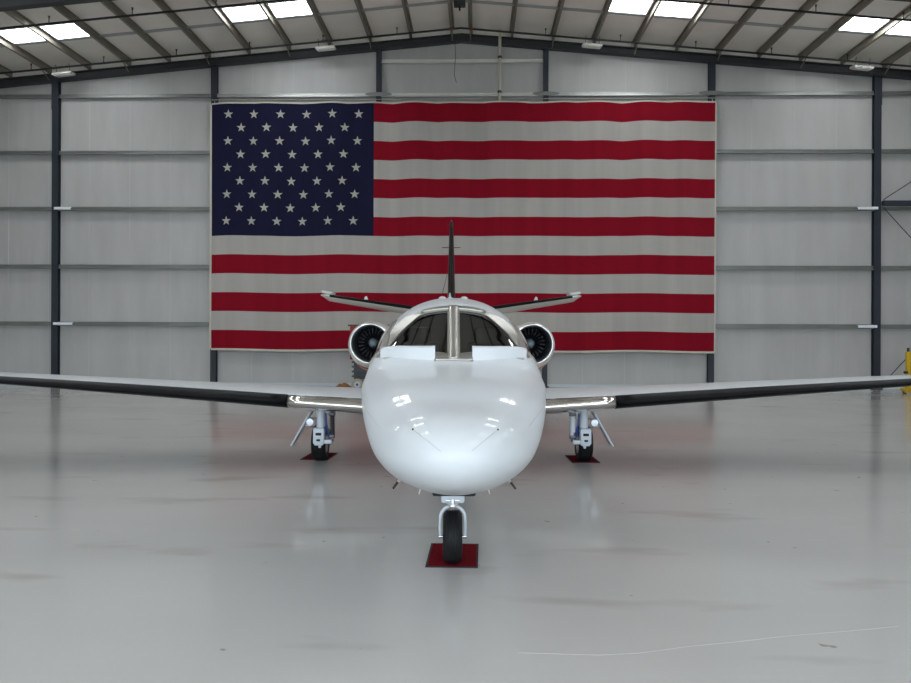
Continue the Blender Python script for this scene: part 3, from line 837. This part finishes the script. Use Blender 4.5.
# engines
for s_ in (-1, 1):
    ox, oy, oz = s_*1.368, 8.35, 1.795
    prf = [(0.065, .345), (.12, .372), (.25, .394), (.5, .417), (.9, .438), (1.4, .428), (1.9, .38), (2.3, .31), (2.6, .26), (2.58, .24), (2.2, .27), (1.8, .28)]
    of = [0, -.004, -.022, -.045, -.07, -.065, -.03, -.01, 0, 0, 0, 0]
    mb = MB(); mb.lathe(prf, (ox, oy, oz), 'y', 44, offs=of); nac = mb.build('engine_nacelle', M['cream'], AC, smooth=40)
    lip = []
    for k in range(15):
        an = PI*.5 + PI*k/14 if False else -PI/2 + PI*k/14
        lip.append((.045-.045*math.cos(an)*1.0, .327+.022*math.sin(an)))
    lip = [(.16, .292), (.10, .298)] + lip + [(.07, .354)]
    mb = MB(); mb.lathe(lip, (ox, oy, oz), 'y', 44); mb.build('intake_lip', M['lip'], nac, smooth=60)
    mb = MB(); mb.lathe([(.10, .2965), (.3, .288), (.80, .283), (.82, .02)], (ox, oy, oz), 'y', 40); mb.build('intake_duct', M['duct'], nac, smooth=40)
    mb = MB(); mb.lathe([(.38, .002), (.40, .03), (.45, .058), (.52, .08), (.62, .088), (.72, .09)], (ox, oy, oz), 'y', 24); mb.build('spinner', M['spinner'], nac, smooth=60)
    bl = MB()
    def bf(a, b2):
        r_ = .08+.195*a; tw = .35+.75*a; c_ = (.075+.02*a)*(b2-.5)
        return Vector((c_*math.sin(tw)*1.0, c_*math.cos(tw)+.03*math.sin(PI*a), r_))
    bl.grid(bf, 6, 3); first = bl.build('fan_blade', M['blade'], nac, solid=.006)
    for k in range(22):
        c = first if k == 0 else first.copy()
        if k: COL.objects.link(c); c.parent = nac
        c.location = (ox, oy+.62, oz); c.rotation_euler = (0, 2*PI*k/22+.05, 0)
    # red stripe low on the outboard cowl
    fr_ = pchip([a for a, _ in prf[:9]], [b for _, b in prf[:9]]); fo = pchip([a for a, _ in prf[:9]], of[:9])
    def sf(a, b2):
        an = -PI/2 + s_*(-.35+.95*a); y = .30+.62*b2; r_ = fr_(y)+.004
        return Vector((ox+r_*math.cos(an), oy+y, oz+fo(y)+r_*math.sin(an)))
    mb = MB(); mb.grid(sf, 12, 6); mb.build('red_stripe', M['redstripe'], nac, solid=.003)
    # pylon
    mb = MB(); rows = []
    for x in (.62, 1.05):
        rows.append([Vector((s_*x, 8.85+a*1.9, 1.80+t*.17)) for a, t in AF])
    loft(mb, rows); mb.build('pylon', M['paint'], nac, smooth=35)

# landing gear ------------------------------------------------------------
def tire(mb, c, R_, w, seg=40):
    pr = [(-w*.42, R_*.56), (-w*.5, R_*.72), (-w*.48, R_*.86), (-w*.36, R_*.965)]
    for g in (-.22, -.07, .07, .22): pr += [(w*(g-.03), R_*.995), (w*(g-.018), R_*.975), (w*(g+.018), R_*.975), (w*(g+.03), R_*.995)]
    pr += [(w*.36, R_*.965), (w*.48, R_*.86), (w*.5, R_*.72), (w*.42, R_*.56)]
    mb.lathe(pr, c, 'x', seg)
# nose gear
NY = 1.86; NR = .226
mb = MB(); mb.tube([(0, NY-.06, .85), (0, NY-.06, .52)], .052, 14); mb.box((0, NY-.09, .59), (.20, .13, .095), bev=.02)
ng = mb.build('nose_landing_gear', M['gear'], AC); ng.location = (-.008, 0, 0)
mb = MB(); mb.tube([(0, NY-.06, .60), (0, NY-.06, .50)], .038, 14); mb.tube([(-.06, NY-.14, .565), (.06, NY-.14, .565)], .016, 10); mb.tube([(0, NY-.15, .58), (0, NY-.15, .535)], .02, 10); mb.build('steering_collar', M['chrome'], ng)
mb = MB(); pts = []
for k in range(13):
    an = PI*k/12; pts.append((.105*math.cos(an), NY-.04, .405+.095*math.sin(an)))
pts = [(.105, NY, NR), (.108, NY-.02, .31)] + pts + [(-.108, NY-.02, .31), (-.105, NY, NR)]
mb.tube(pts, .0135, 10); mb.build('fork', M['gear'], ng)
mb = MB(); tire(mb, (0, NY, NR), NR, .165); mb.build('tire', M['rubber'], ng, smooth=30)
mb = MB(); mb.tube([(-.07, NY, NR), (.07, NY, NR)], NR*.57, 24); mb.build('wheel_hub', M['gearsteel'], ng)
mb = MB(); mb.tube([(-.12, NY, NR), (.12, NY, NR)], .016, 12); mb.build('axle', M['gearsteel'], ng)
mb = MB(); mb.tube([(0, NY-.02, .62), (0, NY+.75, .82)], .028, 10); mb.build('drag_brace', M['gear'], ng)
# main gear
for s_ in (-1, 1):
    X = s_*(1.950 if s_ < 0 else 1.972); WY = 7.33; WR = .278; SY = 6.88
    mb = MB(); mb.tube([(X, SY, .98), (X, SY, .585)], .060, 16); mb.tube([(X, SY, .60), (X, SY, .45)], .046, 16); mb.tube([(X, SY, .595), (X, SY, .575)], .066, 16)
    g = mb.build('main_landing_gear', M['gear'], AC)
    mb = MB(); mb.box((X+s_*.02, SY-.01, .445), (.165, .16, .235), bev=.018); mb.box((X-s_*.05, SY-.02, .36), (.24, .10, .06), bev=.012); mb.box((X+s_*.02, SY-.02, .345), (.13, .12, .08), bev=.012); mb.box((X+s_*.01, SY-.02, .295), (.035, .06, .06), bev=.008)
    mb.tube([(X+s_*.07, SY+.05, .38), (X+s_*.06, SY+.12, .40), (X-s_*.045, WY-.10, WR+.10), (X-s_*.045, WY, WR)], [.045, .04, .025, .022], 10)
    mb.build('trailing_link', M['gear'], g, smooth=30)
    mb = MB(); mb.box((X+s_*.02, SY-.092, .475), (.085, .012, .04), bev=.005); mb.build('link_recess_shade', M['dark'], g)  # dark plates laid on the link face, painted as recess shade
    mb = MB(); mb.box((X+s_*.022, SY-.092, .385), (.055, .012, .03), bev=.003); mb.build('link_recess_shade', M['dark'], g)
    mb = MB(); tire(mb, (X+s_*.075, WY, WR), WR, .222); mb.build('tire', M['rubber'], g, smooth=30)
    mb = MB(); mb.tube([(X+s_*.075-.10, WY, WR), (X+s_*.075+.10, WY, WR)], WR*.57, 24); mb.build('wheel_hub', M['gearsteel'], g)
    mb = MB(); mb.tube([(X-s_*.045, WY, WR), (X+s_*.185, WY, WR)], .022, 12); mb.build('axle', M['gearsteel'], g)
    # spring damper inboard
    xi = X-s_*.165
    mb = MB(); mb.tube([(xi, SY+.02, .80), (xi-s_*.012, SY+.02, .44)], .030, 12)
    if s_ < 0:
        for k in range(9): z = .74-.034*k; mb.tube([(xi, SY+.02, z), (xi, SY+.02, z-.016)], .040, 12)
        mb.build('damper', M['pipe'], g, smooth=30)
    else:
        mb.tube([(xi, SY+.02, .70), (xi, SY+.02, .50)], .042, 12); mb.build('damper', M['gear'], g)
    mb = MB(); mb.box((xi, SY+.02, .43), (.09, .08, .05), bev=.01); mb.tube([(xi-s_*.02, SY, .39), (xi+s_*.05, SY, .32)], .02, 8); mb.box((xi, SY+.02, .765), (.10, .08, .05), bev=.01); mb.build('damper_joint', M['duct'], g, smooth=30)
    mb = MB(); mb.tube([(X-s_*.07, SY+.02, .78), (X-s_*.085, SY-.01, .62), (X-s_*.10, SY+.06, .52), (X-s_*.11, SY+.12, .38)], .014, 8); mb.tube([(X-s_*.08, SY+.04, .55), (X-s_*.115, SY+.08, .42)], .024, 8); mb.build('brake_hose', M['blue'], g)
    # door panel, opened outboard, with the landing light on it
    n0 = Vector((X+s_*.16, SY-.02, .79)); n1 = Vector((X+s_*.445, SY-.02, .285))
    dv = (n1-n0); ang = math.atan2(dv.x, -dv.z)
    mb = MB(); mb.box((n0+n1)/2 + Vector((0, .16, 0)), (.026, .30, dv.length), rot=Matrix.Rotation(-ang, 3, 'Y'), bev=.010); dr = mb.build('gear_door', M['gear'], g, smooth=30)
    mb = MB(); mb.tube([(X+s_*.05, SY, .70), (X+s_*.20, SY+.03, .70)], .014, 8); mb.tube([(X+s_*.05, SY, .55), (X+s_*.26, SY+.03, .60)], .012, 8); mb.build('door_link', M['gearsteel'], g)
    mb = MB(); mb.lathe([(.03, .002), (.02, .035), (0, .050), (-.02, .052), (-.022, .048)], (X+s_*.147, SY-.08, .655), 'y', 20); mb.tube([(X+s_*.147, SY-.06, .655), (X+s_*.147, SY+.02, .665)], .02, 8); mb.build('landing_light_housing', M['gear'], g)
    mb = MB(); mb.lathe([(-.024, .002), (-.022, .048)], (X+s_*.147, SY-.08, .655), 'y', 20); mb.build('landing_light_lens', M['lens'], g)

# ------------------------------------------------------------------ red mats under the wheels
def floor_mat(x, y, w, d, rot, label):
    e = empty('floor_mat', T(x, y, 0) @ RZ(rad(rot)))
    mb = MB(); mb.box((0, 0, .004), (w-.03, d-.03, .008)); mb.build('pile', M['mat_red'], e, smooth=None)
    mb = MB()
    for sx in (-1, 1): mb.box((sx*(w/2-.008), 0, .0045), (.016, d, .009))
    for sy in (-1, 1): mb.box((0, sy*(d/2-.008), .0045), (w-.03, .016, .009))
    mb.build('binding', M['mat_edge'], e, smooth=None)
    tag(e, label, 'mat', 'red mats under the wheels')
floor_mat(-.012, 7.13, .445, .75, -2.2, 'dark red rectangular mat under the nose wheel of the jet')
floor_mat(-2.165, 12.76, .43, .72, -4.0, 'dark red mat under the left-hand main wheel of the jet as seen from the front')
floor_mat(2.0, 12.58, .43, .72, 1.0, 'dark red mat under the right-hand main wheel of the jet as seen from the front')

# ------------------------------------------------------------------ things at the back
# red cabinet on a ribbed cart behind the left engine
CXp, CYp = -2.89, 27.4
e = empty('tool_cart', T(CXp, CYp, 0) @ RZ(rad(-1.5)))
mb = MB(); mb.box((.03, 0, 1.62), (1.42, .6, 1.14), bev=.02)
mb.build('cabinet', M['red_cab'], e, smooth=30)
mb = MB(); mb.box((0, 0, 2.21), (1.50, .64, .05), bev=.012); mb.build('top', M['greycart'], e, smooth=30)
for k in range(5): 
    mb = MB(); mb.box((.03, -.31, 1.17+.21*k), (1.34, .025, .185), bev=.008); mb.box((0, -.335, 1.22+.21*k), (1.1, .02, .02)); mb.build('drawer', M['red_cab'], e, smooth=30)
mb = MB(); mb.box((.02, 0, .70), (1.14, .52, .62))
for k in range(4): mb.box((0, -.01, .48+.16*k), (1.24, .58, .05), bev=.01)
mb.build('base', M['greycart'], e, smooth=30)
for sx in (-1, 1):
    for sy in (-1, 1):
        mb = MB(); x = -.42 if sx < 0 else .47; y = sy*.2-.1
        pr = [(-.05, .11), (-.06, .16), (-.045, .203), (.045, .203), (.06, .16), (.05, .11)]
        mb.lathe(pr, (x, y, .204), 'y', 24); wv = mb.build('castor_wheel', M['castor'], e, smooth=40)
        mb = MB(); mb.tube([(x, y-.055, .204), (x, y+.055, .204)], .105, 20); hb = mb.build('castor_hub', M['gear'], wv)
        mb = MB(); mb.tube([(x, y-.07, .204), (x, y+.07, .204)], .045, 12); mb.build('castor_axle', M['blue'], wv)
        mb = MB(); mb.tube([(x, y, .36), (x, y, .5)], .03, 8); mb.box((x, y, .42), (.1, .1, .02)); mb.build('castor_fork', M['greycart'], wv)
tag(e, 'red tool cabinet on a grey ribbed base with cream wheels behind the left engine', 'tool cart')
# rust brown tarp on the floor
mb = MB()
def tf(a, b2):
    x = (a-.5)*.75; y = (b2-.5)*.5; r_ = max(0, 1-(2*abs(a-.5))**2.2)*max(0, 1-(2*abs(b2-.5))**2)
    return Vector((x, y,   .004 + .32*r_*(.75+.5*noise.noise(Vector((a*5, b2*4, 3))))))
mb.grid(tf, 30, 16); mb.grid(lambda a, b2: Vector(((a-.5)*.75, (b2-.5)*.5, .002)), 30, 16)
o = mb.build('canvas_tarp', M['rust'], mw=T(-3.72, 26.72, 0), smooth=60); tag(o, 'crumpled rust brown canvas tarp on the floor beside the cream castor wheel', 'tarp')
# yellow shop crane at the right edge
e = empty('shop_crane', T(15.0, 26.5, 0) @ RZ(rad(3)))
mb = MB(); mb.box((0, 0, .75), (.13, .13, 1.30), bev=.012); mb.box((0, 0, .10), (.18, .22, .12), bev=.01); mb.build('mast', M['yellow'], e, smooth=30)
mb = MB(); mb.tube([(0, 0, 1.39), (0, 0, 1.53)], .04, 12); mb.build('mast_cap', M['steel2'], e)
for y in (-.28, .28):
    mb = MB(); mb.box((.75, y, .13), (1.6, .09, .09), bev=.01); lg = mb.build('leg', M['yellow'], e, smooth=30)
    for x in (.05, 1.5):
        mb = MB(); mb.lathe([(-.02, .03), (-.03, .06), (.03, .06), (.02, .03)], (x, y, .06), 'y', 16); mb.build('wheel', M['steel2'], lg)
mb = MB(); mb.box((-.0, 0, .13), (.12, .7, .10), bev=.01); mb.build('cross_bar', M['yellow'], e, smooth=30)
mb = MB(); mb.box((.67, 0, 1.30), (1.25, .10, .12), rot=Matrix.Rotation(-.10, 3, 'Y'), bev=.01); mb.build('boom', M['yellow'], e, smooth=30)
mb = MB(); mb.tube([(.12, 0, .45), (.50, 0, 1.15)], [.06, .05], 12); mb.box((.16, -.02, .78), (.14, .14, .34), bev=.02); ram = mb.build('hydraulic_ram', M['red'], e, smooth=30)
mb = MB(); mb.box((.16, -.095, .86), (.12, .012, .09)); mb.build('white_plate', M['fixture'], ram, smooth=None)
mb = MB(); mb.tube([(-.06, -.05, .72), (-.17, -.06, .72)], .045, 10); mb.build('release_knob', M['dark'], e)
tag(e, 'yellow shop crane with a red hydraulic ram at the right-hand edge by the back wall', 'shop crane')

# hairline crack in the coating: a thin raised ridge of filler
pts = []
for px, py in ((520, 652), (600, 654), (640, 652), (690, 645), (740, 640), (790, 634), (850, 629), (900, 624)):
    d = F*H/(py-331.6); pts.append(((px-455.5)*d/F, d, .0005))
mb = MB(); mb.tube(pts, .0011, 5); o = mb.build('trim_2', M['seam']); tag(o, kind='structure')

# ------------------------------------------------------------------ light
w = bpy.data.worlds.new('world'); S.world = w; w.use_nodes = True
nt = w.node_tree; bg = nt.nodes['Background']
bg.inputs[0].default_value = (.80, .91, 1.0, 1); bg.inputs[1].default_value = 2.7
pl = bpy.data.lights.new('door_portal', 'AREA'); pl.shape = 'RECTANGLE'; pl.size = DX1-DX0; pl.size_y = DZ
pl.cycles.is_portal = True
po = bpy.data.objects.new('door_portal', pl); COL.objects.link(po)
po.matrix_world = BM(0, YF-.2, DZ/2) @ Matrix.Rotation(rad(90), 4, 'X')

S.view_settings.view_transform = 'Standard'; S.view_settings.look = 'None'; S.view_settings.gamma = 1
S.view_settings.use_curve_mapping = False
S.view_settings.exposure = 0.6
